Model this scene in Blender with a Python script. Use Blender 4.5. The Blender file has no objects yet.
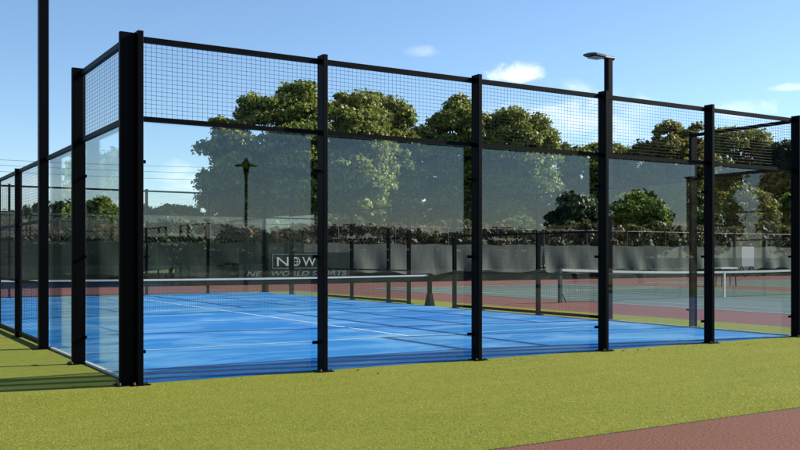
import bpy, math, random
import numpy as np
from mathutils import Vector

rnd = random.Random(7)
S = bpy.context.scene
COL = S.collection
Z = 0.827                     # heights in this place: a "4 m" wall stands 3.31 units tall

# ------------------------------------------------------------------ helpers
ROOT = {}


def tag(o, label=None, cat=None, group=None, kind=None):
    if label: o['label'] = label
    if cat: o['category'] = cat
    if group: o['group'] = group
    if kind: o['kind'] = kind
    return o


def thing(name, label, cat, loc=(0, 0, 0), group=None):
    o = bpy.data.objects.new(name, None)
    o.empty_display_size = 0.3
    COL.objects.link(o)
    o.location = loc
    ROOT[o.name] = Vector(loc)
    return tag(o, label, cat, group)


class MB:
    """collects vertices and faces (numpy blocks) for one mesh"""
    def __init__(self):
        self.v = []; self.f = []; self.n = 0; self.mi = []

    def add(self, verts, faces, mi=0):
        verts = np.asarray(verts, float)
        self.v.append(verts)
        for f in faces:
            self.f.append(tuple(i + self.n for i in f)); self.mi.append(mi)
        self.n += len(verts)

    def box(self, x0, x1, y0, y1, z0, z1, mi=0):
        v = [(x0, y0, z0), (x1, y0, z0), (x1, y1, z0), (x0, y1, z0), (x0, y0, z1), (x1, y0, z1), (x1, y1, z1), (x0, y1, z1)]
        self.add(v, [(0, 3, 2, 1), (4, 5, 6, 7), (0, 1, 5, 4), (1, 2, 6, 5), (2, 3, 7, 6), (3, 0, 4, 7)], mi)
        return self

    def cbox(self, x0, x1, y0, y1, z0, z1, c=0.006):
        """box with chamfered vertical edges"""
        p = [(x0 + c, y0), (x1 - c, y0), (x1, y0 + c), (x1, y1 - c), (x1 - c, y1), (x0 + c, y1), (x0, y1 - c), (x0, y0 + c)]
        v = [(a, b, z0) for a, b in p] + [(a, b, z1) for a, b in p]
        f = [tuple(range(7, -1, -1)), tuple(range(8, 16))] + [(i, (i + 1) % 8, 8 + (i + 1) % 8, 8 + i) for i in range(8)]
        self.add(v, f)
        return self

    def quad(self, a, b, c, d):
        self.add([a, b, c, d], [(0, 1, 2, 3)])
        return self

    def tube(self, pts, radii, n=8, cap=True):
        pts = [Vector(p) for p in pts]
        vs = []; fs = []
        for i, p in enumerate(pts):
            d = (pts[min(i + 1, len(pts) - 1)] - pts[max(i - 1, 0)]).normalized()
            a = d.cross(Vector((0, 0, 1)))
            if a.length < 1e-3: a = Vector((1, 0, 0))
            a.normalize(); b = d.cross(a).normalized()
            for k in range(n):
                t = 2 * math.pi * k / n
                vs.append(tuple(p + (a * math.cos(t) + b * math.sin(t)) * radii[i]))
        for i in range(len(pts) - 1):
            for k in range(n):
                k2 = (k + 1) % n
                fs.append((i * n + k, i * n + k2, (i + 1) * n + k2, (i + 1) * n + k))
        if cap:
            fs.append(tuple(range(n - 1, -1, -1))); fs.append(tuple(range((len(pts) - 1) * n, len(pts) * n)))
        self.add(vs, fs)
        return self

    def bar(self, p, q, t):
        """thin four-sided wire"""
        return self.tube([p, q], [t, t], 4, False)

    def build(self, name, mat, parent=None, smooth=False):
        v = np.concatenate(self.v) if self.v else np.zeros((0, 3))
        if parent is not None:
            r = ROOT[parent.name]
            v = v - np.array(r)
        me = bpy.data.meshes.new(name)
        me.from_pydata([tuple(x) for x in v], [], self.f)
        mats = mat if isinstance(mat, (list, tuple)) else [mat]
        for m in mats: me.materials.append(m)
        if len(mats) > 1: me.polygons.foreach_set('material_index', self.mi)
        if smooth: me.polygons.foreach_set('use_smooth', [True] * len(me.polygons))
        me.update()
        o = bpy.data.objects.new(name, me)
        COL.objects.link(o)
        if parent is not None:
            o.parent = parent; ROOT[o.name] = ROOT[parent.name]
        else:
            ROOT[o.name] = Vector((0, 0, 0))
        return o


def struct(name, mb, mat):
    return tag(mb.build(name, mat), kind='structure')


# ------------------------------------------------------------------ materials
def newmat(name):
    m = bpy.data.materials.new(name); m.use_nodes = True
    nt = m.node_tree
    return m, nt, nt.nodes, nt.links, nt.nodes['Principled BSDF']


def noise(N, L, coord, scale, detail=4, rough=0.6, dist=0.0):
    n = N.new('ShaderNodeTexNoise')
    n.inputs['Scale'].default_value = scale; n.inputs['Detail'].default_value = detail
    n.inputs['Roughness'].default_value = rough; n.inputs['Distortion'].default_value = dist
    if coord: L.new(coord, n.inputs['Vector'])
    return n.outputs['Fac']


def ramp(N, L, fac, stops):
    r = N.new('ShaderNodeValToRGB')
    while len(r.color_ramp.elements) < len(stops): r.color_ramp.elements.new(0.5)
    for e, (p, c) in zip(r.color_ramp.elements, stops):
        e.position = p; e.color = (*c, 1) if len(c) == 3 else c
    L.new(fac, r.inputs['Fac'])
    return r.outputs['Color']


def mix(N, L, fac, a, b, mode='MIX'):
    n = N.new('ShaderNodeMix'); n.data_type = 'RGBA'; n.blend_type = mode
    for s, v in ((n.inputs[0], fac), (n.inputs[6], a), (n.inputs[7], b)):
        if isinstance(v, (int, float)): s.default_value = v
        elif isinstance(v, tuple): s.default_value = (*v, 1)
        else: L.new(v, s)
    return n.outputs[2]


def bump(N, L, B, h, strength, dist=0.01):
    b = N.new('ShaderNodeBump'); b.inputs['Strength'].default_value = strength; b.inputs['Distance'].default_value = dist
    L.new(h, b.inputs['Height']); L.new(b.outputs['Normal'], B.inputs['Normal'])


def mapped(N, L, scale, rot=(0, 0, 0)):
    t = N.new('ShaderNodeTexCoord'); m = N.new('ShaderNodeMapping')
    m.inputs['Scale'].default_value = scale; m.inputs['Rotation'].default_value = rot
    L.new(t.outputs['Object'], m.inputs['Vector'])
    return m.outputs['Vector']


def simple(name, col, rough=0.5, metal=0.0, var=0.25, scale=6, spec=0.5):
    m, nt, N, L, B = newmat(name)
    f = noise(N, L, mapped(N, L, (1, 1, 1)), scale, 5)
    c0 = tuple(x * (1 - var) for x in col); c1 = tuple(min(1, x * (1 + var)) for x in col)
    L.new(ramp(N, L, f, [(0.3, c0), (0.7, c1)]), B.inputs['Base Color'])
    B.inputs['Roughness'].default_value = rough; B.inputs['Metallic'].default_value = metal
    B.inputs['Specular IOR Level'].default_value = spec
    return m


M = {}
M['black'] = simple('black_powder_coat', (0.0014, 0.0016, 0.0024), 0.45, 0, 0.2, 9, 0.06)
M['wire'] = simple('black_wire', (0.006, 0.007, 0.010), 0.5, 0, 0.1, 9, 0.2)
M['steel'] = simple('bolt_steel', (0.10, 0.10, 0.10), 0.45, 0.6, 0.2, 20)
M['white'] = simple('white_band', (0.58, 0.58, 0.57), 0.7, 0, 0.06, 5)
M['netcord'] = simple('net_cord', (0.012, 0.013, 0.014), 0.8, 0, 0.1, 5, 0.2)
M['greenpaint'] = simple('dark_green_paint', (0.012, 0.03, 0.028), 0.45, 0, 0.2, 7)
M['lampgrey'] = simple('lamp_grey', (0.03, 0.032, 0.036), 0.45, 0.2, 0.2, 7)
M['lens'] = simple('lamp_lens', (0.33, 0.33, 0.31), 0.3, 0, 0.1, 30)
M['pale'] = simple('pale_plastic', (0.33, 0.35, 0.36), 0.6, 0, 0.08, 3)
M['concrete'] = simple('concrete', (0.42, 0.41, 0.38), 0.9, 0, 0.2, 12)
M['darkgap'] = simple('edge_gap', (0.02, 0.018, 0.015), 0.95, 0, 0.3, 15)
M['deadleaf'] = simple('dry_leaf', (0.09, 0.05, 0.025), 0.9, 0, 0.3, 30)
M['cable'] = simple('cable', (0.03, 0.03, 0.035), 0.6)
M['fencepost'] = simple('fence_green', (0.012, 0.018, 0.016), 0.6)

# glass: clear pane with true mirror-like reflection growing at grazing angles
m, nt, N, L, B = newmat('clear_glass')
N.remove(B)
lw = N.new('ShaderNodeLayerWeight'); lw.inputs['Blend'].default_value = 0.5
pw = N.new('ShaderNodeMath'); pw.operation = 'POWER'; pw.inputs[1].default_value = 4.6
L.new(lw.outputs['Facing'], pw.inputs[0])
ma = N.new('ShaderNodeMath'); ma.operation = 'MULTIPLY_ADD'; ma.inputs[1].default_value = 0.92; ma.inputs[2].default_value = 0.040
L.new(pw.outputs[0], ma.inputs[0])
tr = N.new('ShaderNodeBsdfTransparent'); tr.inputs['Color'].default_value = (0.95, 0.975, 0.97, 1)
gl = N.new('ShaderNodeBsdfGlossy'); gl.inputs['Roughness'].default_value = 0.0; gl.inputs['Color'].default_value = (0.95, 0.98, 1, 1)
ms = N.new('ShaderNodeMixShader')
L.new(ma.outputs[0], ms.inputs[0]); L.new(tr.outputs[0], ms.inputs[1]); L.new(gl.outputs[0], ms.inputs[2])
L.new(ms.outputs[0], N['Material Output'].inputs['Surface'])
M['glass'] = m

# lime artificial turf
m, nt, N, L, B = newmat('lime_turf')
v = mapped(N, L, (1, 1, 1))
fine = noise(N, L, v, 46, 6, 0.95)
mid = noise(N, L, v, 9, 5, 0.65)
streak = noise(N, L, mapped(N, L, (0.35, 2.2, 1)), 1.4, 4, 0.55)
c = ramp(N, L, fine, [(0.22, (0.085, 0.10, 0.010)), (0.5, (0.185, 0.20, 0.022)), (0.78, (0.30, 0.305, 0.046))])
c = mix(N, L, ramp(N, L, mid, [(0.35, (0, 0, 0)), (0.75, (0.5, 0.5, 0.5))]), c, (0.115, 0.135, 0.020))
c = mix(N, L, ramp(N, L, streak, [(0.42, (0, 0, 0)), (0.66, (0.38, 0.38, 0.38))]), c, (0.23, 0.225, 0.042))
L.new(c, B.inputs['Base Color']); B.inputs['Roughness'].default_value = 0.9; B.inputs['Specular IOR Level'].default_value = 0.15
bump(N, L, B, fine, 0.7, 0.02)
M['turf'] = m

# blue padel carpet with drifts of pale sand
m, nt, N, L, B = newmat('blue_court')
v = mapped(N, L, (1, 1, 1))
sv = mapped(N, L, (0.8, 1.35, 1), (0, 0, 0.35))
sand = noise(N, L, sv, 0.62, 5, 0.62, 0.6)
sand2 = noise(N, L, mapped(N, L, (0.35, 2.6, 1)), 1.1, 4, 0.6, 0.3)
grain = noise(N, L, v, 120, 2, 0.7)
c = ramp(N, L, grain, [(0.3, (0.001, 0.10, 0.31)), (0.7, (0.002, 0.195, 0.52))])
c = mix(N, L, ramp(N, L, sand, [(0.46, (0, 0, 0)), (0.60, (0.45, 0.45, 0.45)), (0.74, (0.85, 0.85, 0.85))]), c, (0.17, 0.38, 0.57))
c = mix(N, L, ramp(N, L, sand2, [(0.5, (0, 0, 0)), (0.68, (0.38, 0.38, 0.38))]), c, (0.15, 0.35, 0.56))
L.new(c, B.inputs['Base Color']); B.inputs['Roughness'].default_value = 0.85; B.inputs['Specular IOR Level'].default_value = 0.2
bump(N, L, B, grain, 0.4, 0.01)
M['blue'] = m


def tarmac(name, a, b, sc=90):
    m, nt, N, L, B = newmat(name)
    v = mapped(N, L, (1, 1, 1))
    f = noise(N, L, v, sc, 3, 0.8)
    g = noise(N, L, v, 0.9, 5, 0.6)
    c = ramp(N, L, f, [(0.3, tuple(x * 0.45 for x in a)), (0.52, a), (0.75, b)])
    c = mix(N, L, ramp(N, L, g, [(0.35, (0, 0, 0)), (0.7, (0.45, 0.45, 0.45))]), c, tuple(x * 0.72 for x in a))
    L.new(c, B.inputs['Base Color']); B.inputs['Roughness'].default_value = 0.92; B.inputs['Specular IOR Level'].default_value = 0.2
    bump(N, L, B, f, 0.8, 0.012)
    return m


M['redpath'] = tarmac('red_tarmac', (0.155, 0.060, 0.036), (0.285, 0.128, 0.078), 48)
M['redcourt'] = tarmac('red_surround', (0.165, 0.060, 0.050), (0.23, 0.098, 0.08), 40)
M['teal'] = tarmac('green_tennis', (0.085, 0.125, 0.112), (0.13, 0.17, 0.155), 40)
M['field'] = simple('rough_grass', (0.055, 0.085, 0.022), 0.95, 0, 0.4, 2)


def paint(name, col, cover):
    """painted line, worn through in places"""
    m, nt, N, L, B = newmat(name)
    f = noise(N, L, mapped(N, L, (1, 1, 1)), 3.5, 5, 0.7)
    c = ramp(N, L, f, [(0.3, tuple(x * cover for x in col)), (0.55, col)])
    L.new(c, B.inputs['Base Color']); B.inputs['Roughness'].default_value = 0.85
    return m


M['line'] = paint('line_paint', (0.42, 0.52, 0.63), 0.5)
M['tline'] = paint('tennis_line_paint', (0.50, 0.52, 0.50), 0.6)


def leafmat(name, dark, light, trans=0.35):
    m, nt, N, L, B = newmat(name)
    g = N.new('ShaderNodeNewGeometry')
    f = noise(N, L, mapped(N, L, (1, 1, 1)), 0.55, 3, 0.6)
    c1 = ramp(N, L, g.outputs['Random Per Island'], [(0.0, dark), (1.0, light)])
    c = mix(N, L, ramp(N, L, f, [(0.38, (0, 0, 0)), (0.68, (0.6, 0.6, 0.6))]), c1, light)
    L.new(c, B.inputs['Base Color']); B.inputs['Roughness'].default_value = 0.55; B.inputs['Specular IOR Level'].default_value = 0.3
    t = N.new('ShaderNodeBsdfTranslucent'); L.new(c, t.inputs['Color'])
    x = N.new('ShaderNodeMixShader'); x.inputs[0].default_value = trans
    L.new(B.outputs[0], x.inputs[1]); L.new(t.outputs[0], x.inputs[2])
    L.new(x.outputs[0], N['Material Output'].inputs['Surface'])
    return m


M['leaf_chestnut'] = leafmat('leaf_chestnut', (0.055, 0.085, 0.013), (0.27, 0.30, 0.055), 0.34)
M['leaf_dark'] = leafmat('leaf_dark', (0.014, 0.030, 0.010), (0.045, 0.075, 0.018))
M['leaf_green'] = leafmat('leaf_green', (0.04, 0.07, 0.012), (0.16, 0.22, 0.03), 0.5)
M['leaf_olive'] = leafmat('leaf_olive', (0.07, 0.082, 0.018), (0.23, 0.215, 0.05), 0.5)
M['leaf_bronze'] = leafmat('leaf_bronze', (0.055, 0.032, 0.016), (0.14, 0.10, 0.042), 0.4)
M['leaf_hedge_bronze'] = leafmat('leaf_hedge_bronze', (0.045, 0.028, 0.014), (0.125, 0.085, 0.036), 0.35)
M['leaf_hedge_green'] = leafmat('leaf_hedge_green', (0.030, 0.040, 0.011), (0.11, 0.115, 0.028), 0.35)
M['fibre'] = leafmat('turf_fibre', (0.18, 0.20, 0.016), (0.40, 0.405, 0.045), 0.42)
M['bark'] = simple('bark', (0.075, 0.058, 0.042), 0.95, 0, 0.4, 14)


def clothmat(name, col, trans=0.15):
    m, nt, N, L, B = newmat(name)
    f = noise(N, L, mapped(N, L, (1.6, 1, 0.35)), 1.6, 5, 0.6, 0.4)
    w = noise(N, L, mapped(N, L, (1, 1, 1)), 40, 2, 0.7)
    c = ramp(N, L, f, [(0.3, tuple(x * 0.72 for x in col)), (0.7, tuple(x * 1.2 for x in col))])
    L.new(c, B.inputs['Base Color']); B.inputs['Roughness'].default_value = 0.9; B.inputs['Specular IOR Level'].default_value = 0.15
    bump(N, L, B, w, 0.3, 0.01)
    t = N.new('ShaderNodeBsdfTranslucent'); L.new(c, t.inputs['Color'])
    x = N.new('ShaderNodeMixShader'); x.inputs[0].default_value = trans
    L.new(B.outputs[0], x.inputs[1]); L.new(t.outputs[0], x.inputs[2])
    L.new(x.outputs[0], N['Material Output'].inputs['Surface'])
    return m


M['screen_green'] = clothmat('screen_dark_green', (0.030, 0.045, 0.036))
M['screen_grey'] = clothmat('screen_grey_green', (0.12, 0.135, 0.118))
M['gap_shade'] = clothmat('black_gap_shade', (0.012, 0.013, 0.013), 0.05)  # near black colour standing in for shade at the fence foot
M['banner'] = clothmat('banner_cloth', (0.022, 0.036, 0.032), 0.05)
M['letter'] = simple('banner_letters', (0.6, 0.62, 0.62), 0.8, 0, 0.2, 4)
M['letter_dim'] = simple('banner_letters_faded', (0.22, 0.235, 0.23), 0.8, 0, 0.3, 5)

# brick
m, nt, N, L, B = newmat('orange_brick')
bt = N.new('ShaderNodeTexBrick')
bt.inputs['Color1'].default_value = (0.50, 0.19, 0.06, 1); bt.inputs['Color2'].default_value = (0.42, 0.14, 0.05, 1)
bt.inputs['Mortar'].default_value = (0.34, 0.25, 0.18, 1); bt.inputs['Scale'].default_value = 4.4
bt.inputs['Mortar Size'].default_value = 0.012
tcb = N.new('ShaderNodeTexCoord'); sx = N.new('ShaderNodeSeparateXYZ'); cx_ = N.new('ShaderNodeCombineXYZ'); ad = N.new('ShaderNodeMath')
L.new(tcb.outputs['Object'], sx.inputs[0]); L.new(sx.outputs[0], ad.inputs[0]); L.new(sx.outputs[1], ad.inputs[1])
L.new(ad.outputs[0], cx_.inputs[0]); L.new(sx.outputs[2], cx_.inputs[1]); L.new(cx_.outputs[0], bt.inputs['Vector'])
L.new(bt.outputs['Color'], B.inputs['Base Color']); B.inputs['Roughness'].default_value = 0.9
M['brick'] = m
M['rooftile'] = simple('roof_tile', (0.09, 0.075, 0.07), 0.8, 0, 0.3, 8)
M['window'] = simple('window_pane', (0.02, 0.025, 0.03), 0.05, 0, 0.1, 2, 0.8)

# ------------------------------------------------------------------ the ground
GX0, GX1 = 11.5, 62.0          # red surround of the tennis courts
Y_EDGE = -4.09                 # turf meets the red path
Y_FENCE = 28.0


def sheet(x0, x1, y0, y1, z):
    return MB().quad((x0, y0, z), (x1, y0, z), (x1, y1, z), (x0, y1, z))


struct('ground', sheet(-600, 600, -600, 600, -0.004), M['field'])
struct('turf', sheet(-40, GX0, Y_EDGE + 0.012, 20.6, 0.0), M['turf'])
struct('path', sheet(-40, 62, -9.5, Y_EDGE - 0.012, 0.0), M['redpath'])
struct('path_edge', sheet(-40, GX0, Y_EDGE - 0.012, Y_EDGE + 0.012, -0.002), M['darkgap'])
sr = MB()
sr.quad((GX0, Y_EDGE + 0.012, 0), (GX1, Y_EDGE + 0.012, 0), (GX1, 20.6, 0), (GX0, 20.6, 0))
sr.quad((-40, 20.6, 0), (GX1, 20.6, 0), (GX1, Y_FENCE + 1.0, 0), (-40, Y_FENCE + 1.0, 0))
struct('court_surround', sr, M['redcourt'])
struct('court', sheet(0.03, 9.97, 0.03, 19.97, 0.004), M['blue'])

ln = MB()
ZL = 0.008
for (x0, x1, y0, y1) in ((0.05, 9.95, 3.02, 3.07), (0.05, 9.95, 16.93, 16.98), (4.965, 5.035, 3.07, 16.93)):
    ln.quad((x0, y0, ZL), (x1, y0, ZL), (x1, y1, ZL), (x0, y1, ZL))
struct('court_lines', ln, M['line'])

# two tennis courts side by side
T1, TY = 20.1, 9.5
for i, cx in enumerate((T1, 34.75)):
    struct('tennis_court', sheet(cx - 5.56, cx + 5.56, TY - 11.9 + (1.6 if False else 0), TY + 11.96, 0.004), M['teal'])
    tl = MB()

    def seg(x0, x1, y0, y1):
        tl.quad((x0, y0, ZL), (x1, y0, ZL), (x1, y1, ZL), (x0, y1, ZL))
    for sx in (-1, 1):
        seg(cx + sx * 5.46 - 0.025, cx + sx * 5.46 + 0.025, TY - 11.85, TY + 11.85)
        seg(cx + sx * 4.115 - 0.025, cx + sx * 4.115 + 0.025, TY - 11.85, TY + 11.85)
    for yy in (-11.885, 11.885):
        seg(cx - 5.485, cx + 5.485, TY + yy - 0.035, TY + yy + 0.035)
    for yy in (-6.4, 6.4):
        seg(cx - 4.09, cx + 4.09, TY + yy - 0.025, TY + yy + 0.025)
    seg(cx - 0.025, cx + 0.025, TY - 6.375, TY + 6.375)
    struct('tennis_court_lines', tl, M['tline'])

# pale concrete edging the glass stands on
ed = MB()
ed.box(0.035, 0.075, 0.09, 3.9, -0.02, 0.024)
ed.box(9.925, 9.965, 0.09, 3.9, -0.02, 0.024)
struct('court_edging', ed, M['concrete'])

# ------------------------------------------------------------------ the padel court enclosure
H4, H3 = 4 * Z - 0.035, 3 * Z
PW, PD = 0.055, 0.155          # post: narrow along the wall, deep across it


def frame_of(axis, side):
    """returns f(s, o, z): s runs along the wall, o points out of the court"""
    if axis == 'x':
        base = 0.0 if side < 0 else 20.0
        return lambda s, o, z: (s, base + side * o, z)
    base = 0.0 if side < 0 else 10.0
    return lambda s, o, z: (base + side * o, s, z)


class Wall:
    def __init__(self, label, axis, side, loc):
        self.fn = frame_of(axis, side)
        self.root = thing('court_wall', label, 'court wall', loc, 'walls of the padel court')

    def bx(self, mb, s0, s1, o0, o1, z0, z1, chamfer=0.0):
        a = self.fn(s0, o0, z0); b = self.fn(s1, o1, z1)
        lo = [min(p, q) for p, q in zip(a, b)]; hi = [max(p, q) for p, q in zip(a, b)]
        if chamfer: mb.cbox(lo[0], hi[0], lo[1], hi[1], lo[2], hi[2], chamfer)
        else: mb.box(lo[0], hi[0], lo[1], hi[1], lo[2], hi[2])
        return mb

    def post(self, s, top, glass_left=True, glass_right=True, o0=-0.046, o1=0.10, w=PW, tall=True):
        mb = MB(); self.bx(mb, s - w / 2, s + w / 2, o0, o1, -0.02, top, 0.006)
        p = mb.build('post', M['black'], self.root)
        b = MB(); self.bx(b, s - 0.085, s + 0.085, o0 + 0.02, o1 + 0.035, -0.02, 0.012)
        b.build('base_plate', M['black'], p)
        for ds in (-0.062, 0.062):
            bb = MB(); c = self.fn(s + ds, o1 + 0.01, 0.012)
            bb.tube([c, (c[0], c[1], 0.032)], [0.013, 0.011], 8)
            bb.build('bolt', M['steel'], p)
        for sgn, on in ((-1, glass_left), (1, glass_right)):
            if not on: continue
            for z in (0.30, 1.20, 2.10):
                cl = MB()
                self.bx(cl, s + sgn * (w / 2 + 0.001), s + sgn * (w / 2 + 0.058), -0.0465, -0.030, z - 0.016, z + 0.016)
                e = self.fn(s + sgn * (w / 2 + 0.036), -0.030, z); e2 = self.fn(s + sgn * (w / 2 + 0.036), -0.018, z)
                cl.tube([e, e2], [0.013, 0.010], 8)
                cl.build('glass_clamp', M['black'], p)
        return p

    def rail(self, s0, s1, z0, z1, o0=-0.03, o1=0.02):
        self.bx(MB(), s0, s1, o0, o1, z0, z1).build('rail', M['black'], self.root)

    def glass(self, s0, s1, z0, z1):
        self.bx(MB(), s0, s1, -0.058, -0.048, z0, z1).build('glass_panel', M['glass'], self.root)

    def mesh(self, s0, s1, z0, z1, t=0.0016, step=0.05):
        mb = MB(); o = -0.005
        n = max(1, round((s1 - s0) / step)); ds = (s1 - s0) / n
        for i in range(1, n):
            mb.bar(self.fn(s0 + i * ds, o, z0), self.fn(s0 + i * ds, o, z1), t)
        k = max(1, round((z1 - z0) / (step * Z))); dz = (z1 - z0) / k
        for i in range(1, k):
            mb.bar(self.fn(s0, o + 2 * t, z0 + i * dz), self.fn(s1, o + 2 * t, z0 + i * dz), t)
        mb.build('wire_mesh', M['wire'], self.root)


def end_wall(label, side, loc):
    w = Wall(label, 'x', side, loc)
    xs = [0.0725, 2, 4, 6, 8, 9.9275]
    for i, x in enumerate(xs):
        w.post(x, 4 * Z, i > 0, i < 5)
    for i in range(5):
        a, b = xs[i] + PW / 2 + 0.0005, xs[i + 1] - PW / 2 - 0.0005
        w.rail(a, b, H4 - 0.052, H4)
        w.rail(a, b, H3 - 0.004, H3 + 0.042)
        w.mesh(a, b, H3 + 0.042, H4 - 0.052)
        ga = 0.10 if i == 0 else 2 * i + 0.003
        gb = 9.90 if i == 4 else 2 * i + 1.997
        w.glass(ga, gb, 0.024, H3 + 0.02)
    return w


def side_wall(label, side, loc):
    w = Wall(label, 'y', side, loc)
    w.post(0.0, 4 * Z - 0.012, False, True)
    w.post(20.0, 4 * Z - 0.012, True, False)
    for y, top in ((2, 4 * Z), (18, 4 * Z)):
        w.post(y, top)
    for y in (6, 8, 9, 11, 12, 14):
        w.post(y, H3 + 0.03, False, False, -0.036, 0.062)
    P = PW / 2 + 0.0005
    for (a, b) in ((0, 2), (18, 20)):
        w.rail(a + P, b - P, H4 - 0.052, H4)
        w.rail(a + P, b - P, H3 - 0.004, H3 + 0.042)
        w.mesh(a + P, b - P, H3 + 0.042, H4 - 0.052)
        w.glass(a + (0.062 if a == 0 else 0.003), b - (0.062 if b == 20 else 0.003), 0.026, H3 + 0.02)
    for (a, b, pa, pb) in ((2, 4, P, 0.062), (16, 18, 0.062, P)):
        w.rail(a + pa, b - pb, H3 - 0.030, H3 + 0.016)
        w.glass(a + 0.003, b - 0.003, 0.026, H3 - 0.04 + 0.02)
    for (a, b) in ((4, 6), (6, 8), (8, 9), (11, 12), (12, 14), (14, 16)):
        pa = 0.062 if a == 4 else P
        pb = 0.062 if b == 16 else P
        for (z0, z1) in ((0.03, 0.085), (1 * Z + 0.0, 1 * Z + 0.036), (2 * Z, 2 * Z + 0.036), (H3 - 0.030, H3 + 0.016)):
            w.rail(a + pa, b - pb, z0, z1)
        w.mesh(a + pa, b - pb, 0.085, H3 - 0.030, 0.0013)
    return w


end_wall('nearest long wall of glass panels with black posts and wire mesh along the top', -1, (5, 0, 0))
end_wall('distant end wall of glass and mesh standing beyond the padel net', 1, (5, 20, 0))
side_wall('left hand side wall of glass then mesh, running back from the thick corner post', -1, (0, 10, 0))
side_wall('right hand side wall of mesh and glass between blue court and lime strip', 1, (10, 10, 0))


# floodlight poles: each is also a post of a side wall
def floodlight(label, side, x, y):
    r = thing('floodlight', label, 'floodlight', (x, y, 0), 'floodlight poles of the padel court')
    h = 6 * Z - 0.05
    mb = MB(); mb.cbox(x - 0.06, x + 0.06, y - 0.06, y + 0.06, -0.02, h, 0.008); mb.build('pole', M['black'], r)
    b = MB(); b.box(x - 0.13, x + 0.13, y - 0.13, y + 0.13, -0.02, 0.014); b.build('base_plate', M['black'], r)
    d = -side
    # bracket and tilted flat lamp reaching over the court
    a = MB()
    a.tube([(x - d * 0.13, y, h + 0.02), (x + d * 0.16, y, h + 0.015)], [0.04, 0.035], 10)
    a.build('bracket', M['lampgrey'], r)
    hd = MB()
    ang = math.radians(8)
    prof = [(-0.0, 0.085, 0.028), (0.06, 0.13, 0.045), (0.30, 0.14, 0.040), (0.42, 0.10, 0.016)]
    vs = []
    for (s, hw, th) in prof:
        cx = x + d * (0.13 + s * math.cos(ang)); cz = h + 0.006 + s * math.sin(ang) * 0.35
        for (yy, zz) in ((-hw, -0.014), (hw, -0.014), (hw, th * 0.5), (hw * 0.6, th), (-hw * 0.6, th), (-hw, th * 0.5)):
            vs.append((cx, y + yy, cz + zz))
    fs = [(0, 1, 2, 3, 4, 5), (23, 22, 21, 20, 19, 18)]
    for i in range(3):
        for k in range(6):
            fs.append((i * 6 + k, (i + 1) * 6 + k, (i + 1) * 6 + (k + 1) % 6, i * 6 + (k + 1) % 6))
    hd.add(vs, fs); head = hd.build('lamp_head', M['lampgrey'], r)
    le = MB()
    l0, l1 = sorted((x + d * 0.20, x + d * 0.44))
    le.box(l0, l1, y - 0.095, y + 0.095, h - 0.026, h - 0.0115)
    le.build('lens', M['lens'], head)
    return r


floodlight('black floodlight pole rising out of the top of the photo on the left', -1, -0.03, 4.0)
floodlight('black floodlight pole with flat grey lamp head against the sky', 1, 10.03, 4.0)


# ------------------------------------------------------------------ nets
def net(name, label, x0, x1, y, h_end, h_mid, post_mat, cell, cord, tape, skirt, strap, group):
    r = thing(name, label, 'net', ((x0 + x1) / 2, y, 0), group)

    def h(x):
        t = (x - x0) / (x1 - x0)
        return h_mid + (h_end - h_mid) * (2 * t - 1) ** 2
    n = 24
    xs = [x0 + 0.05 + (x1 - x0 - 0.10) * i / n for i in range(n + 1)]
    tp = MB()
    for i in range(n):
        a, b = xs[i], xs[i + 1]
        za, zb = h(a), h(b)
        v = [(a, y - 0.012, za - tape), (b, y - 0.012, zb - tape), (b, y + 0.012, zb - tape), (a, y + 0.012, za - tape),
             (a, y - 0.012, za), (b, y - 0.012, zb), (b, y + 0.012, zb), (a, y + 0.012, za)]
        tp.add(v, [(0, 3, 2, 1), (4, 5, 6, 7), (0, 1, 5, 4), (2, 3, 7, 6)])
    tp.build('top_tape', M['white'], r)
    nm = MB()
    k = int((x1 - x0 - 0.1) / cell)
    for i in range(k + 1):
        x = x0 + 0.05 + i * cell
        nm.bar((x, y, 0.03), (x, y, h(x) - tape), cord)
    rows = int(h_mid / (cell * Z))
    for j in range(rows):
        f = (j + 0.3) / rows
        for i in range(0, n, 2):
            a, b = xs[i], xs[i + 2]
            nm.bar((a, y, 0.03 + (h(a) - tape - 0.03) * f), (b, y, 0.03 + (h(b) - tape - 0.03) * f), cord)
    for i in range(0, n):      # doubled cords under the tape
        a, b = xs[i], xs[i + 1]
        for dz in (0.02, 0.04, 0.06, 0.085):
            nm.bar((a, y, h(a) - tape - dz), (b, y, h(b) - tape - dz), cord * 1.5)
    nm.build('net_mesh', M['netcord'], r)
    for x in (x0, x1):
        p = MB(); p.cbox(x - 0.045, x + 0.045, y - 0.045, y + 0.045, -0.01, h_end + 0.03, 0.008)
        po = p.build('post', post_mat, r)
        if skirt:
            s = MB()
            v = [(x - 0.07, y - 0.13, 0), (x + 0.07, y - 0.13, 0), (x + 0.07, y + 0.13, 0), (x - 0.07, y + 0.13, 0),
                 (x - 0.05, y - 0.052, 0.30), (x + 0.05, y - 0.052, 0.30), (x + 0.05, y + 0.052, 0.30), (x - 0.05, y + 0.052, 0.30)]
            s.add(v, [(0, 3, 2, 1), (4, 5, 6, 7), (0, 1, 5, 4), (1, 2, 6, 5), (2, 3, 7, 6), (3, 0, 4, 7)])
            s.build('foot', post_mat, po)
        else:
            s = MB(); g = 1 if x == x0 else -1
            s.tube([(x + g * 0.05, y, 0.28), (x + g * 0.22, y, 0.0)], [0.018, 0.018], 8)
            s.build('brace', post_mat, po)
    if strap:
        xm = (x0 + x1) / 2
        s = MB(); s.box(xm - 0.035, xm + 0.035, y - 0.016, y + 0.016, 0.0, h_mid + 0.004)
        s.build('centre_strap', M['white'], r)
    return r


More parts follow.
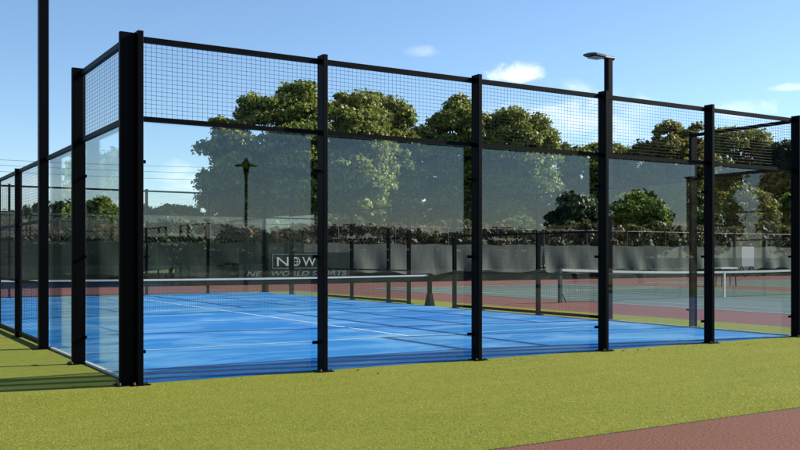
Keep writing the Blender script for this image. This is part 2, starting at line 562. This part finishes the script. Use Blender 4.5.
net('padel_net', 'black padel net with white tape across the middle of the blue court', 0.02, 9.98, 10.0, 0.92 * Z, 0.89 * Z, M['black'], 0.042, 0.0015, 0.036, True, False, None)
net('tennis_net', 'long tennis net with white tape and centre strap on the grey green court', 13.70, 26.50, 9.5, 1.07 * Z, 0.93 * Z, M['greenpaint'], 0.045, 0.0019, 0.062, False, True, None)

# ------------------------------------------------------------------ the boundary fence with its windbreak screens
fr = thing('boundary_fence', 'long tennis court fence hung with grey green windbreak screens below the hedge', 'fence', (24, Y_FENCE, 0))
FX0, FX1 = -16.0, 66.0
FH = 2.62
k = int((FX1 - FX0) / 3.0)
for i in range(k + 1):
    x = FX0 + i * 3.0
    mb = MB(); mb.tube([(x, Y_FENCE + 0.06, -0.02), (x, Y_FENCE + 0.06, FH)], [0.035, 0.035], 8)
    mb.build('post', M['fencepost'], fr)
for z in (FH - 0.03, 1.35):
    mb = MB(); mb.tube([(FX0, Y_FENCE + 0.10, z), (FX1, Y_FENCE + 0.10, z)], [0.016, 0.016], 6)
    mb.build('rail', M['fencepost'], fr)
ch = MB()
st = 0.17
nn = int((FX1 - FX0) / st)
for i in range(nn - 14):
    x = FX0 + i * st
    ch.bar((x, Y_FENCE + 0.115, 0.02), (x + 14 * st, Y_FENCE + 0.115, FH - 0.03), 0.004)
    ch.bar((x + 14 * st, Y_FENCE + 0.119, 0.02), (x, Y_FENCE + 0.119, FH - 0.03), 0.004)
ch.build('chain_link', M['fencepost'], fr)


def screen(x0, x1, mat, seed):
    r2 = random.Random(seed)
    nx, nz = int((x1 - x0) / 0.16), 10
    ph = r2.uniform(0, 6)
    vs = []
    for i in range(nx + 1):
        x = x0 + (x1 - x0) * i / nx
        sag = 0.025 * abs(math.sin((x - x0) * math.pi / 1.5)) + 0.03 * math.sin(x * 2.3 + ph)
        bot = 0.42 + 0.09 * math.sin(x * 0.9 + ph) + 0.05 * math.sin(x * 3.1 + ph)
        e = min(i, nx - i) * 0.16
        if seed % 3 == 0 and i > nx - 10: bot += (i - nx + 10) * 0.045
        top = 1.80 - sag
        for j in range(nz + 1):
            t = j / nz
            z = bot + (top - bot) * t
            y = Y_FENCE - 0.05 - 0.06 * math.sin(x * 3.7 + ph + t) * (1 - t) * (1 + 0.6 * math.sin(x * 1.1)) - 0.10 * (1 - t) ** 2
            vs.append((x, y, z))
    fs = []
    for i in range(nx):
        for j in range(nz):
            a = i * (nz + 1) + j
            fs.append((a, a + nz + 1, a + nz + 2, a + 1))
    mb = MB(); mb.add(vs, fs)
    mb.build('windbreak_screen', mat, fr, True)


edges = [-16, -7, 2, 9.5, 15.2, 22.2, 29.0, 36.5, 44.0, 51.5, 59.0, 66.0]
for i in range(len(edges) - 1):
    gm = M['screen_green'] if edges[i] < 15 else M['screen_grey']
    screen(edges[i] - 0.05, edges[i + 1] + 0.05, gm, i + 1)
mb = MB(); mb.box(FX0, FX1, Y_FENCE - 0.02, Y_FENCE + 0.0, 0.0, 0.52); mb.build('lower_shade_strip', M['gap_shade'], fr)  # black strip added to paint the dark shade below the screens

# banner with its lettering
bx0, bx1 = 12.15, 17.6
YB = Y_FENCE - 0.26
bn = thing('banner', 'dark banner with pale lettering hung on the fence behind the padel court', 'banner', ((bx0 + bx1) / 2, YB, 0))
mb = MB()
nx = 40
vs = []
for i in range(nx + 1):
    x = bx0 + (bx1 - bx0) * i / nx
    for z in (0.22, 0.62, 1.0, 1.38):
        vs.append((x, YB + 0.015 * math.sin(x * 2.2 + z), z))
fs = [(i * 4 + j, (i + 1) * 4 + j, (i + 1) * 4 + j + 1, i * 4 + j + 1) for i in range(nx) for j in range(3)]
mb.add(vs, fs)
mb.build('banner_cloth', M['banner'], bn, True)


def text(body, x0, x1, z0, z1, y, mat, parent, name, shear=0.0):
    cu = bpy.data.curves.new('t', 'FONT'); cu.body = body; cu.shear = shear; cu.extrude = 0.0; cu.size = 1.0
    ob = bpy.data.objects.new('t', cu); COL.objects.link(ob)
    bpy.context.view_layer.update()
    dg = bpy.context.evaluated_depsgraph_get()
    me = bpy.data.meshes.new_from_object(ob.evaluated_get(dg))
    bpy.data.objects.remove(ob)
    co = np.zeros(len(me.vertices) * 3); me.vertices.foreach_get('co', co); co = co.reshape(-1, 3)
    mn, mx = co.min(0), co.max(0)
    X = x0 + (co[:, 0] - mn[0]) / (mx[0] - mn[0]) * (x1 - x0)
    ZZ = z0 + (co[:, 1] - mn[1]) / (mx[1] - mn[1]) * (z1 - z0)
    r = ROOT[parent.name]
    out = np.stack([X - r[0], np.full(len(X), y - r[1]), ZZ - r[2]], 1)
    me.vertices.foreach_set('co', out.ravel()); me.update()
    me.name = name; me.materials.clear(); me.materials.append(mat)
    o = bpy.data.objects.new(name, me); COL.objects.link(o); o.parent = parent
    ROOT[o.name] = r
    return o


YL = YB - 0.024
text('N', 13.86, 14.40, 0.79, 1.18, YL, M['letter'], bn, 'letter')
text('W', 15.06, 15.72, 0.79, 1.18, YL, M['letter'], bn, 'letter')
text('NET WORLD SPORTS', 12.49, 17.25, 0.37, 0.57, YL, M['letter_dim'], bn, 'lettering', 0.22)
fm = MB()
for (a, b, z0, z1) in ((13.64, 15.9, 0.69, 0.712), (13.64, 15.9, 1.29, 1.312), (13.64, 13.67, 0.712, 1.29), (15.87, 15.9, 0.712, 1.29)):
    fm.quad((a, YL, z0), (b, YL, z0), (b, YL, z1), (a, YL, z1))
fm.build('letter_box', M['letter_dim'], bn)
gb = MB()


def ring(cx, cz, rx, rz, w, y):
    n = 28
    vs = []
    for i in range(n):
        t = 2 * math.pi * i / n
        vs += [(cx + rx * math.cos(t), y, cz + rz * math.sin(t)), (cx + (rx - w) * math.cos(t), y, cz + (rz - w) * math.sin(t))]
    gb.add(vs, [(2 * i, 2 * ((i + 1) % n), 2 * ((i + 1) % n) + 1, 2 * i + 1) for i in range(n)])


ring(14.73, 0.985, 0.23, 0.19, 0.035, YL)
ring(14.73, 0.985, 0.10, 0.155, 0.022, YL - 0.004)
gb.quad((14.51, YL - 0.008, 0.975), (14.95, YL - 0.008, 0.975), (14.95, YL - 0.008, 0.997), (14.51, YL - 0.008, 0.997))
gb.build('round_emblem', M['letter'], bn)

# ------------------------------------------------------------------ small things by the tennis courts
CX, CY, CZ, YAW, F, VH = -2.37515876, -8.67057751, 1.20203056, 0.552391697, 921.395238, 256.500853
_c, _s = math.cos(YAW), math.sin(YAW)


def at(u, d):
    r = (u - 400) * d / F
    return CX + r * _c + d * _s, CY - r * _s + d * _c


def zat(v, d):
    return CZ + (VH - v) * d / F


nx_, ny_ = at(747.5, 54.0)
nb = thing('notice_board', 'pale grey board on dark legs in front of the fence screen', 'board', (nx_, ny_, 0))
mb = MB(); mb.box(nx_ - 0.55, nx_ + 0.55, ny_ - 0.03, ny_ + 0.03, 0.62, 1.78); mb.build('panel', M['pale'], nb)
for sx in (-0.42, 0.42):
    mb = MB(); mb.tube([(nx_ + sx, ny_ + 0.05, 0.70), (nx_ + sx * 1.35, ny_ - 0.25, 0)], [0.03, 0.03], 6); mb.build('leg', M['black'], nb)
    mb = MB(); mb.tube([(nx_ + sx, ny_ + 0.06, 0.70), (nx_ + sx, ny_ + 0.45, 0)], [0.03, 0.03], 6); mb.build('leg', M['black'], nb)

tx, ty = at(726, 37.5)
bt_ = thing('bench', 'small white topped bench beyond the tennis net strap', 'bench', (tx, ty, 0))
mb = MB(); mb.box(tx - 0.50, tx + 0.50, ty - 0.17, ty + 0.17, 0.70, 0.76); mb.build('seat', M['white'], bt_)
for sx in (-0.40, 0.40):
    for sy in (-0.12, 0.12):
        mb = MB(); mb.tube([(tx + sx, ty + sy, 0.70), (tx + sx * 1.1, ty + sy * 1.2, 0)], [0.022, 0.022], 6)
        mb.build('leg', M['fencepost'], bt_)

# lantern lamp post behind the viewer, mirrored in the first front pane
lx, ly = at(246, 30)
ly = 0.12 - ly
sl = thing('street_lamp', 'dark lantern lamp post with wide brimmed hood mirrored in the left front glass', 'street lamp', (lx, ly, 0))
top = zat(160, 30)
mb = MB(); mb.tube([(lx, ly, 0), (lx, ly, 0.8), (lx, ly, 0.9), (lx, ly, top - 0.5)], [0.075, 0.07, 0.055, 0.05], 12); mb.build('pole', M['black'], sl, True)
mb = MB(); mb.tube([(lx, ly, top - 0.5), (lx, ly, top - 0.46), (lx, ly, top - 0.20)], [0.045, 0.075, 0.115], 12); mb.build('lantern', M['black'], sl)
mb = MB(); mb.tube([(lx, ly, top - 0.20), (lx, ly, top - 0.185), (lx, ly, top - 0.12), (lx, ly, top), (lx, ly, top + 0.07)], [0.38, 0.38, 0.14, 0.07, 0.04], 16); mb.build('hood', M['black'], sl)

# short upright fibres of the turf, thick enough to see close by
g0 = np.random.default_rng(3)
nb_ = 300000
tt = g0.random(nb_)
fx = g0.uniform(-5.0, 11.45, nb_); fy = Y_EDGE + 0.0 + (4.02 + 0.0) * tt ** 1.25
hgt = g0.uniform(0.003, 0.0085, nb_); aa = g0.uniform(0, 2 * math.pi, nb_); wd = g0.uniform(0.0018, 0.0036, nb_)
lean = g0.normal(0, 0.005, (nb_, 2))
P0 = np.stack([fx - np.cos(aa) * wd, fy - np.sin(aa) * wd, np.zeros(nb_)], 1)
P1 = np.stack([fx + np.cos(aa) * wd, fy + np.sin(aa) * wd, np.zeros(nb_)], 1)
P2 = np.stack([fx + lean[:, 0], fy + lean[:, 1], hgt], 1)
me = bpy.data.meshes.new('turf_fibres')
me.vertices.add(3 * nb_); me.vertices.foreach_set('co', np.stack([P0, P1, P2], 1).ravel())
me.loops.add(3 * nb_); me.loops.foreach_set('vertex_index', np.arange(3 * nb_, dtype=np.int32))
me.polygons.add(nb_); me.polygons.foreach_set('loop_start', np.arange(0, 3 * nb_, 3, dtype=np.int32))
me.materials.append(M['fibre']); me.update(calc_edges=True); me.validate()
tf = bpy.data.objects.new('turf_fibres', me); COL.objects.link(tf)
tag(tf, 'short lime green fibres of the artificial turf', 'turf', None, 'stuff')

# fallen leaves blown against the foot of the near wall
for i in range(7):
    x = rnd.choice((0.4, 2.2, 4.15, 6.1, 6.5, 8.2, 9.0)) + rnd.uniform(-0.15, 0.35); y = -0.2 - abs(rnd.gauss(0, 0.28))
    mb = MB(); a = rnd.uniform(0, 6.28); l = rnd.uniform(0.02, 0.03)
    ca, sa = math.cos(a) * l, math.sin(a) * l
    vv = [(x - ca, y - sa, 0.004), (x + sa * .45, y - ca * .45, 0.016), (x + ca, y + sa, 0.006), (x - sa * .45, y + ca * .45, 0.02),
          (x - ca, y - sa, 0.001), (x + sa * .45, y - ca * .45, 0.013), (x + ca, y + sa, 0.003), (x - sa * .45, y + ca * .45, 0.017)]
    mb.add(vv, [(0, 1, 2, 3), (7, 6, 5, 4), (0, 4, 5, 1), (1, 5, 6, 2), (2, 6, 7, 3), (3, 7, 4, 0)])
    tag(mb.build('fallen_leaf', M['deadleaf']), 'small dry brown leaf lying on the turf near the foot of the glass wall', 'leaf', 'fallen leaves on the turf')

# ------------------------------------------------------------------ overhead cables, far off on the left
px0 = at(-120, 95); px1 = at(620, 120)
for i, (va, vb) in enumerate(((153, 163), (158, 170), (164, 178))):
    p0 = Vector((px0[0], px0[1], zat(va, 95))); p1 = Vector((px1[0], px1[1], zat(vb, 120)))
    pts = []
    for j in range(25):
        t = j / 24
        q = p0.lerp(p1, t); q.z -= 1.2 * 4 * t * (1 - t)
        pts.append(q)
    mb = MB(); mb.tube(pts, [0.018] * 25, 5)
    o = mb.build('overhead_cable', M['cable'])
    tag(o, ['highest of three thin overhead cables crossing the sky on the left', 'middle one of three thin overhead cables on the left',
            'lowest of three thin overhead cables crossing the sky on the left'][i], 'cable', 'overhead cables')


# ------------------------------------------------------------------ foliage
def leaves(name, clumps, per_m2, size, mat, parent, seed, droop=0.25):
    """leaf sized folded quads spread through and over a set of clumps"""
    g = np.random.default_rng(seed)
    P = []; Nn = []
    for (c, r) in clumps:
        c = np.array(c); r = np.array(r)
        area = 4 * math.pi * (r.prod()) ** (2 / 3)
        n = int(area * per_m2) + 6
        d = g.normal(size=(n, 3)); d /= np.linalg.norm(d, axis=1)[:, None]
        d[:, 2] = np.where(d[:, 2] < -0.35, -d[:, 2] * 0.6, d[:, 2])
        rad = np.clip(1 - np.abs(g.normal(0, 0.22, n)), 0.15, 1.0) * g.uniform(0.78, 1.22, n)
        P.append(c + d * r * rad[:, None]); Nn.append(d)
    P = np.concatenate(P); Nn = np.concatenate(Nn); n = len(P)
    keep = P[:, 2] > 0.05
    P = P[keep]; Nn = Nn[keep]; n = len(P)
    nor = Nn * 0.8 + g.normal(size=(n, 3)) * 0.65 + np.array([0, 0, droop])
    nor /= np.linalg.norm(nor, axis=1)[:, None]
    t = g.normal(size=(n, 3)); t -= (t * nor).sum(1)[:, None] * nor; t /= np.linalg.norm(t, axis=1)[:, None]
    b = np.cross(nor, t)
    s = size * g.uniform(0.6, 1.35, n)[:, None]
    w = s * g.uniform(0.32, 0.5, n)[:, None]
    fold = nor * s * 0.16
    V = np.stack([P - t * s * 0.55, P + b * w + fold, P + t * s * 0.6, P - b * w + fold], 1).reshape(-1, 3)
    V = V - np.array(ROOT[parent.name])
    me = bpy.data.meshes.new(name)
    me.vertices.add(4 * n); me.vertices.foreach_set('co', V.ravel())
    me.loops.add(4 * n); me.loops.foreach_set('vertex_index', np.arange(4 * n, dtype=np.int32))
    me.polygons.add(n); me.polygons.foreach_set('loop_start', np.arange(0, 4 * n, 4, dtype=np.int32))
    me.materials.append(mat); me.update(calc_edges=True); me.validate()
    o = bpy.data.objects.new(name, me); COL.objects.link(o); o.parent = parent; ROOT[o.name] = ROOT[parent.name]
    return o


def tree(name, label, x, y, h, rx, base, mat, seed, leaf=0.30, dens=26, clump=1.15, n=60, group='trees beyond the fence', squash=1.0, lean=0.0):
    r2 = random.Random(seed)
    root = thing(name, label, 'tree' if 'tree' in name else 'shrub', (x, y, 0), group)
    rz = (h - base) / 2 * squash; cz = base + (h - base) / 2
    cl = []
    lobes = [(r2.uniform(0, 6.28), r2.uniform(-0.3, 0.9), r2.uniform(0.82, 1.12)) for _ in range(9)]
    for i in range(n):
        th = r2.uniform(0, 2 * math.pi); u = r2.uniform(-1.0, 1.0)
        q = math.sqrt(max(0.02, 1 - u * u))
        k = r2.uniform(0.72, 0.94) if u > 0.25 else r2.uniform(0.5, 0.92)
        for (lt, lu, lm) in lobes:
            dd = math.cos(th - lt) * q * math.sqrt(max(0, 1 - lu * lu)) + u * lu
            if dd > 0.8: k *= lm
        rr = clump * r2.choice((0.6, 0.75, 0.95, 1.15, 1.4))
        q = q ** (0.7 if u < 0.1 else 0.9)
        px = math.cos(th) * q * k * rx; py = math.sin(th) * q * k * rx * 0.85
        pz = u * k * rz
        m_ = max(0.3, 1 - rr / max(rx, rr + 0.3) * 0.5)
        cl.append(((x + px * m_ + lean * pz, y + py * m_, cz + pz * max(0.4, 1 - rr / max(rz, rr + .3) * 0.5)), (rr, rr, rr * 0.72)))
    tb = MB()
    zt = base + (h - base) * 0.55
    r0 = max(0.06, h * 0.032)
    tb.tube([(x, y, -0.05), (x + 0.05, y, base * 0.5), (x - 0.05, y + 0.05, base + 0.2), (x, y, zt)], [r0 * 1.3, r0, r0 * 0.85, r0 * 0.4], 8)
    for i in range(0, min(n, 34)):
        c = Vector(cl[i][0]); z0 = base * 0.8 + (zt - base * 0.8) * r2.random() * 0.8
        mid = Vector((x, y, z0)).lerp(c, 0.5) + Vector((0, 0, 0.12 * h * 0.3))
        tb.tube([(x, y, z0), mid, c], [r0 * 0.42, r0 * 0.25, r0 * 0.06], 5, False)
    tb.build('trunk', M['bark'], root, True)
    leaves('crown', cl, dens, leaf, mat, root, seed)
    return root


def ptree(name, label, u, d, vtop, half, vbase, mat, seed, **k):
    x, y = at(u, d)
    h = zat(vtop, d); rx = half * d / F; base = max(0.4, zat(vbase, d))
    return tree(name, label, x, y, h, rx, base, M[mat], seed, **k)


big = dict(leaf=0.25, dens=38, clump=0.9)
ptree('broadleaf_tree', 'largest domed tree, behind the first front glass panel left of the others', 310, 64, 86, 110, 262, 'leaf_chestnut', 11, n=340, **big)
ptree('broadleaf_tree', 'lower rounded tree under the left flank of the largest domed tree', 262, 66, 148, 56, 262, 'leaf_chestnut', 19, n=150, **big)
ptree('broadleaf_tree', 'rounded tree filling in right of the largest domed tree', 378, 70, 91, 66, 262, 'leaf_chestnut', 12, n=260, **big)
ptree('broadleaf_tree', 'bushy topped tree right of the gap in the crowns', 462, 72, 93, 46, 262, 'leaf_chestnut', 13, n=220, **big)
ptree('broadleaf_tree', 'round crowned tree below the white puff of cloud', 518, 72, 102, 52, 262, 'leaf_chestnut', 14, n=240, **big)
ptree('broadleaf_tree', 'lower topped tree just left of the floodlight with lamp head', 594, 80, 131, 56, 262, 'leaf_chestnut', 15, n=200, **big)
ptree('broadleaf_tree', 'loose olive green tree right of the lamp head floodlight', 676, 76, 116, 64, 262, 'leaf_olive', 16, n=220, **big)
ptree('broadleaf_tree', 'tall tree between the loose olive tree and the dark one', 736, 80, 121, 58, 262, 'leaf_chestnut', 17, n=200, **big)
ptree('broadleaf_tree', 'dark green tree at the right edge of the photo', 797, 76, 129, 42, 262, 'leaf_dark', 18, n=120, **big)
mid_ = dict(leaf=0.24, dens=34, clump=0.62)
ptree('broadleaf_tree', 'small dark tree low under the lower topped tree', 572, 58, 191, 42, 256, 'leaf_dark', 21, n=110, **mid_)
ptree('broadleaf_tree', 'bright green bushy tree low behind the tennis net', 636, 60, 189, 46, 256, 'leaf_green', 22, n=120, **mid_)
ptree('broadleaf_tree', 'dark bushy tree just left of the rear side post', 690, 63, 194, 36, 256, 'leaf_dark', 23, n=100, **mid_)
ptree('broadleaf_tree', 'olive bushy tree above the pale board', 745, 66, 186, 42, 256, 'leaf_olive', 24, n=110, **mid_)
ptree('broadleaf_tree', 'green bushy tree low at the right edge', 802, 68, 190, 32, 256, 'leaf_green', 25, n=90, **mid_)
ptree('broadleaf_tree', 'pale olive tree rising over the hedge far behind the left end of the net', 170, 60, 200, 54, 262, 'leaf_olive', 26, n=150, **mid_)
ptree('broadleaf_tree', 'fresh green tree behind the side glass left of the corner post', 100, 48, 198, 22, 256, 'leaf_green', 27, n=80, **mid_)
ptree('broadleaf_tree', 'dark tree behind the left floodlight pole', 58, 46, 201, 38, 262, 'leaf_dark', 28, n=80, **mid_)
ptree('broadleaf_tree', 'dull green tree at the left edge of the photo', 12, 50, 208, 38, 262, 'leaf_dark', 29, n=110, **mid_)
sm = dict(leaf=0.16, dens=60, clump=0.35, group='shrubs showing over the hedge')
ptree('shrub', 'yellow green shrub showing over the hedge beside the second front post', 322, 47, 212, 11, 246, 'leaf_green', 31, n=26, **sm)
ptree('shrub', 'wide yellow green shrub over the hedge behind the padel net post', 432, 49, 226, 26, 247, 'leaf_green', 32, n=36, **sm)
ptree('shrub', 'leafy pale shrub over the hedge between third and fourth front posts', 520, 52, 214, 20, 247, 'leaf_green', 33, n=36, **sm)

# hedge along the back of the fence
hr = thing('hedge', 'long bronze and green hedge growing along behind the fence screens', 'hedge', (24, 30, 0))
hc = []
x = -18.0
r3 = random.Random(5)
while x < 70:
    hh = 2.45 + 0.012 * max(0, x) + 0.16 * math.sin(x * 0.8) + 0.12 * math.sin(x * 2.1)
    for (z, yy) in ((hh - 0.36, 29.6), (hh - 0.36, 30.4), (hh - 0.95, 29.5), (hh - 0.95, 30.3), (hh * 0.36, 29.6)):
        hc.append(((x + r3.uniform(-.25, .25), yy + r3.uniform(-.2, .2), z + r3.uniform(-.14, .14)), (r3.uniform(.40, .62), r3.uniform(.38, .55), r3.uniform(.36, .52))))
    x += 0.55
half = [c for i, c in enumerate(hc) if r3.random() < 0.60]
rest = [c for c in hc if c not in half]
leaves('bronze_leaves', half, 80, 0.2, M['leaf_hedge_bronze'], hr, 41)
leaves('green_leaves', rest, 75, 0.2, M['leaf_hedge_green'], hr, 42)
hs = MB()
x = -17.8
while x < 70:
    hs.tube([(x, 30.0, -0.05), (x + r3.uniform(-.1, .1), 30.0 + r3.uniform(-.1, .1), 1.0), (x + r3.uniform(-.25, .25), 29.9 + r3.uniform(-.3, .3), 2.1)], [0.04, 0.03, 0.012], 5)
    x += 0.8
tag(hs.build('stems', M['bark'], hr), kind='stuff')

# far wood closing the view under the crowns
fw = tag(bpy.data.objects.new('far_wood', None)); COL.objects.link(fw)
ax, ay = at(380, 100); fw.location = (ax, ay, 0); ROOT['far_wood'] = Vector((ax, ay, 0))
tag(fw, 'dark band of far woodland closing the gaps under the big trees', 'wood', None, 'stuff')
fc = []
for i in range(420):
    u = r3.uniform(130, 860); d = r3.uniform(92, 108)
    x, y = at(u, d); tz = zat(212 + 7 * math.sin(u * 0.045) + 5 * math.sin(u * 0.13), d)
    fc.append(((x, y, r3.uniform(0.5, max(1.0, tz - 0.9))), (1.7, 1.7, 1.1)))
tag(leaves('foliage', fc, 12, 0.42, M['leaf_dark'], fw, 90), kind='stuff')

# ------------------------------------------------------------------ behind the camera: only seen mirrored in the glass
bh = thing('brick_building', 'orange brick building mirrored in the right hand glass', 'building', (32, -13, 0))
mb = MB(); mb.box(26.5, 38, -16.4, -7.5, 0, 4.3); mb.build('wall', M['brick'], bh)
mb = MB(); mb.box(26.45, 38.05, -16.45, -7.45, 4.302, 4.36); mb.build('roof', M['rooftile'], bh)
for i in range(3):
    y0 = -15.4 + i * 2.7
    mb = MB(); mb.box(26.43, 26.497, y0, y0 + 1.3, 1.0, 2.5); wn = mb.build('window', M['white'], bh)
    mb = MB(); mb.box(26.415, 26.428, y0 + 0.07, y0 + 0.62, 1.07, 2.43); mb.box(26.415, 26.428, y0 + 0.68, y0 + 1.23, 1.07, 2.43)
    mb.build('pane', M['window'], wn)
for i, (u, d, half) in enumerate(((574, 40, 36), (640, 40, 42))):
    x, y = at(u, d); y = 0.12 - y
    tree('broadleaf_tree', ['dark tree behind the viewer, mirrored in the middle front pane', 'dark tree behind the viewer, mirrored left of the brick building'][i],
         x, y, zat(189, d), half * d / F, 0.3, M['leaf_dark'], 70 + i, leaf=0.22, dens=36, clump=0.5, n=90, group='trees outside the view')
for (x, y, h, rx, mt, lb) in ((-16, 24, 7.0, 2.6, 'leaf_green', 'leafy green tree left of the court, level with its far wall'), (-21, 33, 8.0, 3.2, 'leaf_olive', 'olive tree far to the left beyond the fence line'),
                              (-9.5, 38, 6.6, 3.0, 'leaf_green', 'green tree to the left behind the fence end'), (-18, 18.5, 6.2, 2.9, 'leaf_olive', 'olive tree left of the court, level with the net'),
                              (-17, 13, 6.6, 3.0, 'leaf_bronze', 'bronze leaved tree left of the court'), (-17.5, 7.5, 6.0, 3.0, 'leaf_bronze', 'second bronze leaved tree left of the court, nearest the viewer')):
    tree('broadleaf_tree', lb, x, y, h, rx, 0.5, M[mt], int(60 + y), leaf=0.30, dens=20, clump=0.9, n=90, group='trees outside the view')
h2 = thing('hedge', 'low dark hedge far behind the viewer, mirrored below the sky in the glass', 'hedge', (30, -46, 0))
hc2 = []
x = -16.0
while x < 78:
    for z in (0.5, 1.2, 1.9, 2.6 + 0.25 * math.sin(x * 0.5)):
        hc2.append(((x, -46 + rnd.uniform(-.3, .3), z), (0.8, 0.7, 0.55)))
    x += 0.9
leaves('leaves', hc2, 26, 0.3, M['leaf_dark'], h2, 77)

# ------------------------------------------------------------------ camera
cam = bpy.data.cameras.new('camera'); co = bpy.data.objects.new('camera', cam); COL.objects.link(co)
co.location = (CX, CY, CZ); co.rotation_euler = (math.radians(90), 0, -YAW)
cam.sensor_width = 36; cam.lens = F / 800 * 36; cam.shift_y = (VH - 225) / 800
cam.clip_start = 0.1; cam.clip_end = 3000
S.camera = co

# ------------------------------------------------------------------ light
SD = Vector((5.6, -1.1, 3.35)).normalized()         # towards the sun
sun = bpy.data.lights.new('sun', 'SUN'); so = bpy.data.objects.new('sun', sun); COL.objects.link(so)
sun.energy = 5.0; sun.angle = math.radians(0.5); sun.color = (1.0, 0.94, 0.84)
so.rotation_euler = (-SD).to_track_quat('-Z', 'Y').to_euler(); so.location = (20, -5, 20)

W = bpy.data.worlds.new('World'); S.world = W; W.use_nodes = True
N, L = W.node_tree.nodes, W.node_tree.links
bg = N['Background']
sky = N.new('ShaderNodeTexSky'); sky.sky_type = 'NISHITA'; sky.sun_disc = False
el = math.asin(SD.z); az = math.atan2(SD.x, SD.y)
sky.sun_elevation = el; sky.sun_rotation = az
sky.air_density = 1.0; sky.dust_density = 0.1; sky.ozone_density = 4.5; sky.altitude = 50
tc = N.new('ShaderNodeTexCoord')
sep = N.new('ShaderNodeSeparateXYZ'); L.new(tc.outputs['Generated'], sep.inputs[0])


def mth(op, a, b=None, c=None):
    n = N.new('ShaderNodeMath'); n.operation = op
    for i, v in enumerate((a, b, c)):
        if v is None: continue
        if isinstance(v, (int, float)): n.inputs[i].default_value = v
        else: L.new(v, n.inputs[i])
    return n.outputs[0]


azn = mth('ARCTAN2', sep.outputs[0], sep.outputs[1])
eln = mth('ARCSINE', sep.outputs[2])
cn = N.new('ShaderNodeTexNoise'); cn.inputs['Scale'].default_value = 26; cn.inputs['Detail'].default_value = 7; cn.inputs['Roughness'].default_value = 0.6
cn.inputs['Distortion'].default_value = 0.5
mpn = N.new('ShaderNodeMapping'); mpn.inputs['Scale'].default_value = (1, 1, 1.8)
L.new(tc.outputs['Generated'], mpn.inputs[0]); L.new(mpn.outputs[0], cn.inputs['Vector'])
nz = mth('MULTIPLY_ADD', cn.outputs['Fac'], 3.4, -1.7)
total = None
for (a0, e0, wa, we, amt, soft) in (
        (38.9, 11.25, 1.9, 0.85, 0.85, 1.5), (33.0, 12.6, 1.3, 0.4, 0.28, 2.2), (52.0, 8.6, 2.2, 0.7, 0.5, 2.0), (42.5, 8.3, 5.5, 2.2, 0.7, 2.4),
        (18.6, 4.6, 2.4, 1.2, 0.4, 2.0), (37.5, 8.3, 3.0, 1.2, 0.5, 1.5), (56, 9.6, 3.0, 0.3, 0.35, 1.2), (6, 4.0, 7.0, 1.1, 0.3, 2.0)):
    da = mth('DIVIDE', mth('SUBTRACT', azn, math.radians(a0)), math.radians(wa))
    de = mth('DIVIDE', mth('SUBTRACT', eln, math.radians(e0)), math.radians(we))
    q = mth('ADD', mth('MULTIPLY', da, da), mth('MULTIPLY', de, de))
    f = mth('ADD', mth('SUBTRACT', 1.0, q), nz)
    mr = N.new('ShaderNodeMapRange'); mr.interpolation_type = 'SMOOTHSTEP'
    L.new(f, mr.inputs[0]); mr.inputs[1].default_value = 0.0; mr.inputs[2].default_value = soft
    mr.inputs[3].default_value = 0.0; mr.inputs[4].default_value = amt
    total = mr.outputs[0] if total is None else mth('MAXIMUM', total, mr.outputs[0])
mx = N.new('ShaderNodeMix'); mx.data_type = 'RGBA'
L.new(total, mx.inputs[0]); L.new(sky.outputs[0], mx.inputs[6]); mx.inputs[7].default_value = (8.8, 9.0, 9.4, 1)
L.new(mx.outputs[2], bg.inputs['Color'])
bg.inputs['Strength'].default_value = 0.088

# ------------------------------------------------------------------ render settings
S.view_settings.view_transform = 'Standard'
S.view_settings.look = 'None'
S.view_settings.gamma = 1.0
S.view_settings.use_curve_mapping = False
S.view_settings.exposure = 1.0
S.render.engine = 'CYCLES'
cy = S.cycles
cy.max_bounces = 10; cy.diffuse_bounces = 3; cy.glossy_bounces = 4; cy.transparent_max_bounces = 40
cy.caustics_reflective = False; cy.caustics_refractive = False
cy.sample_clamp_indirect = 0.0; cy.blur_glossy = 0.0
cy.use_denoising = True
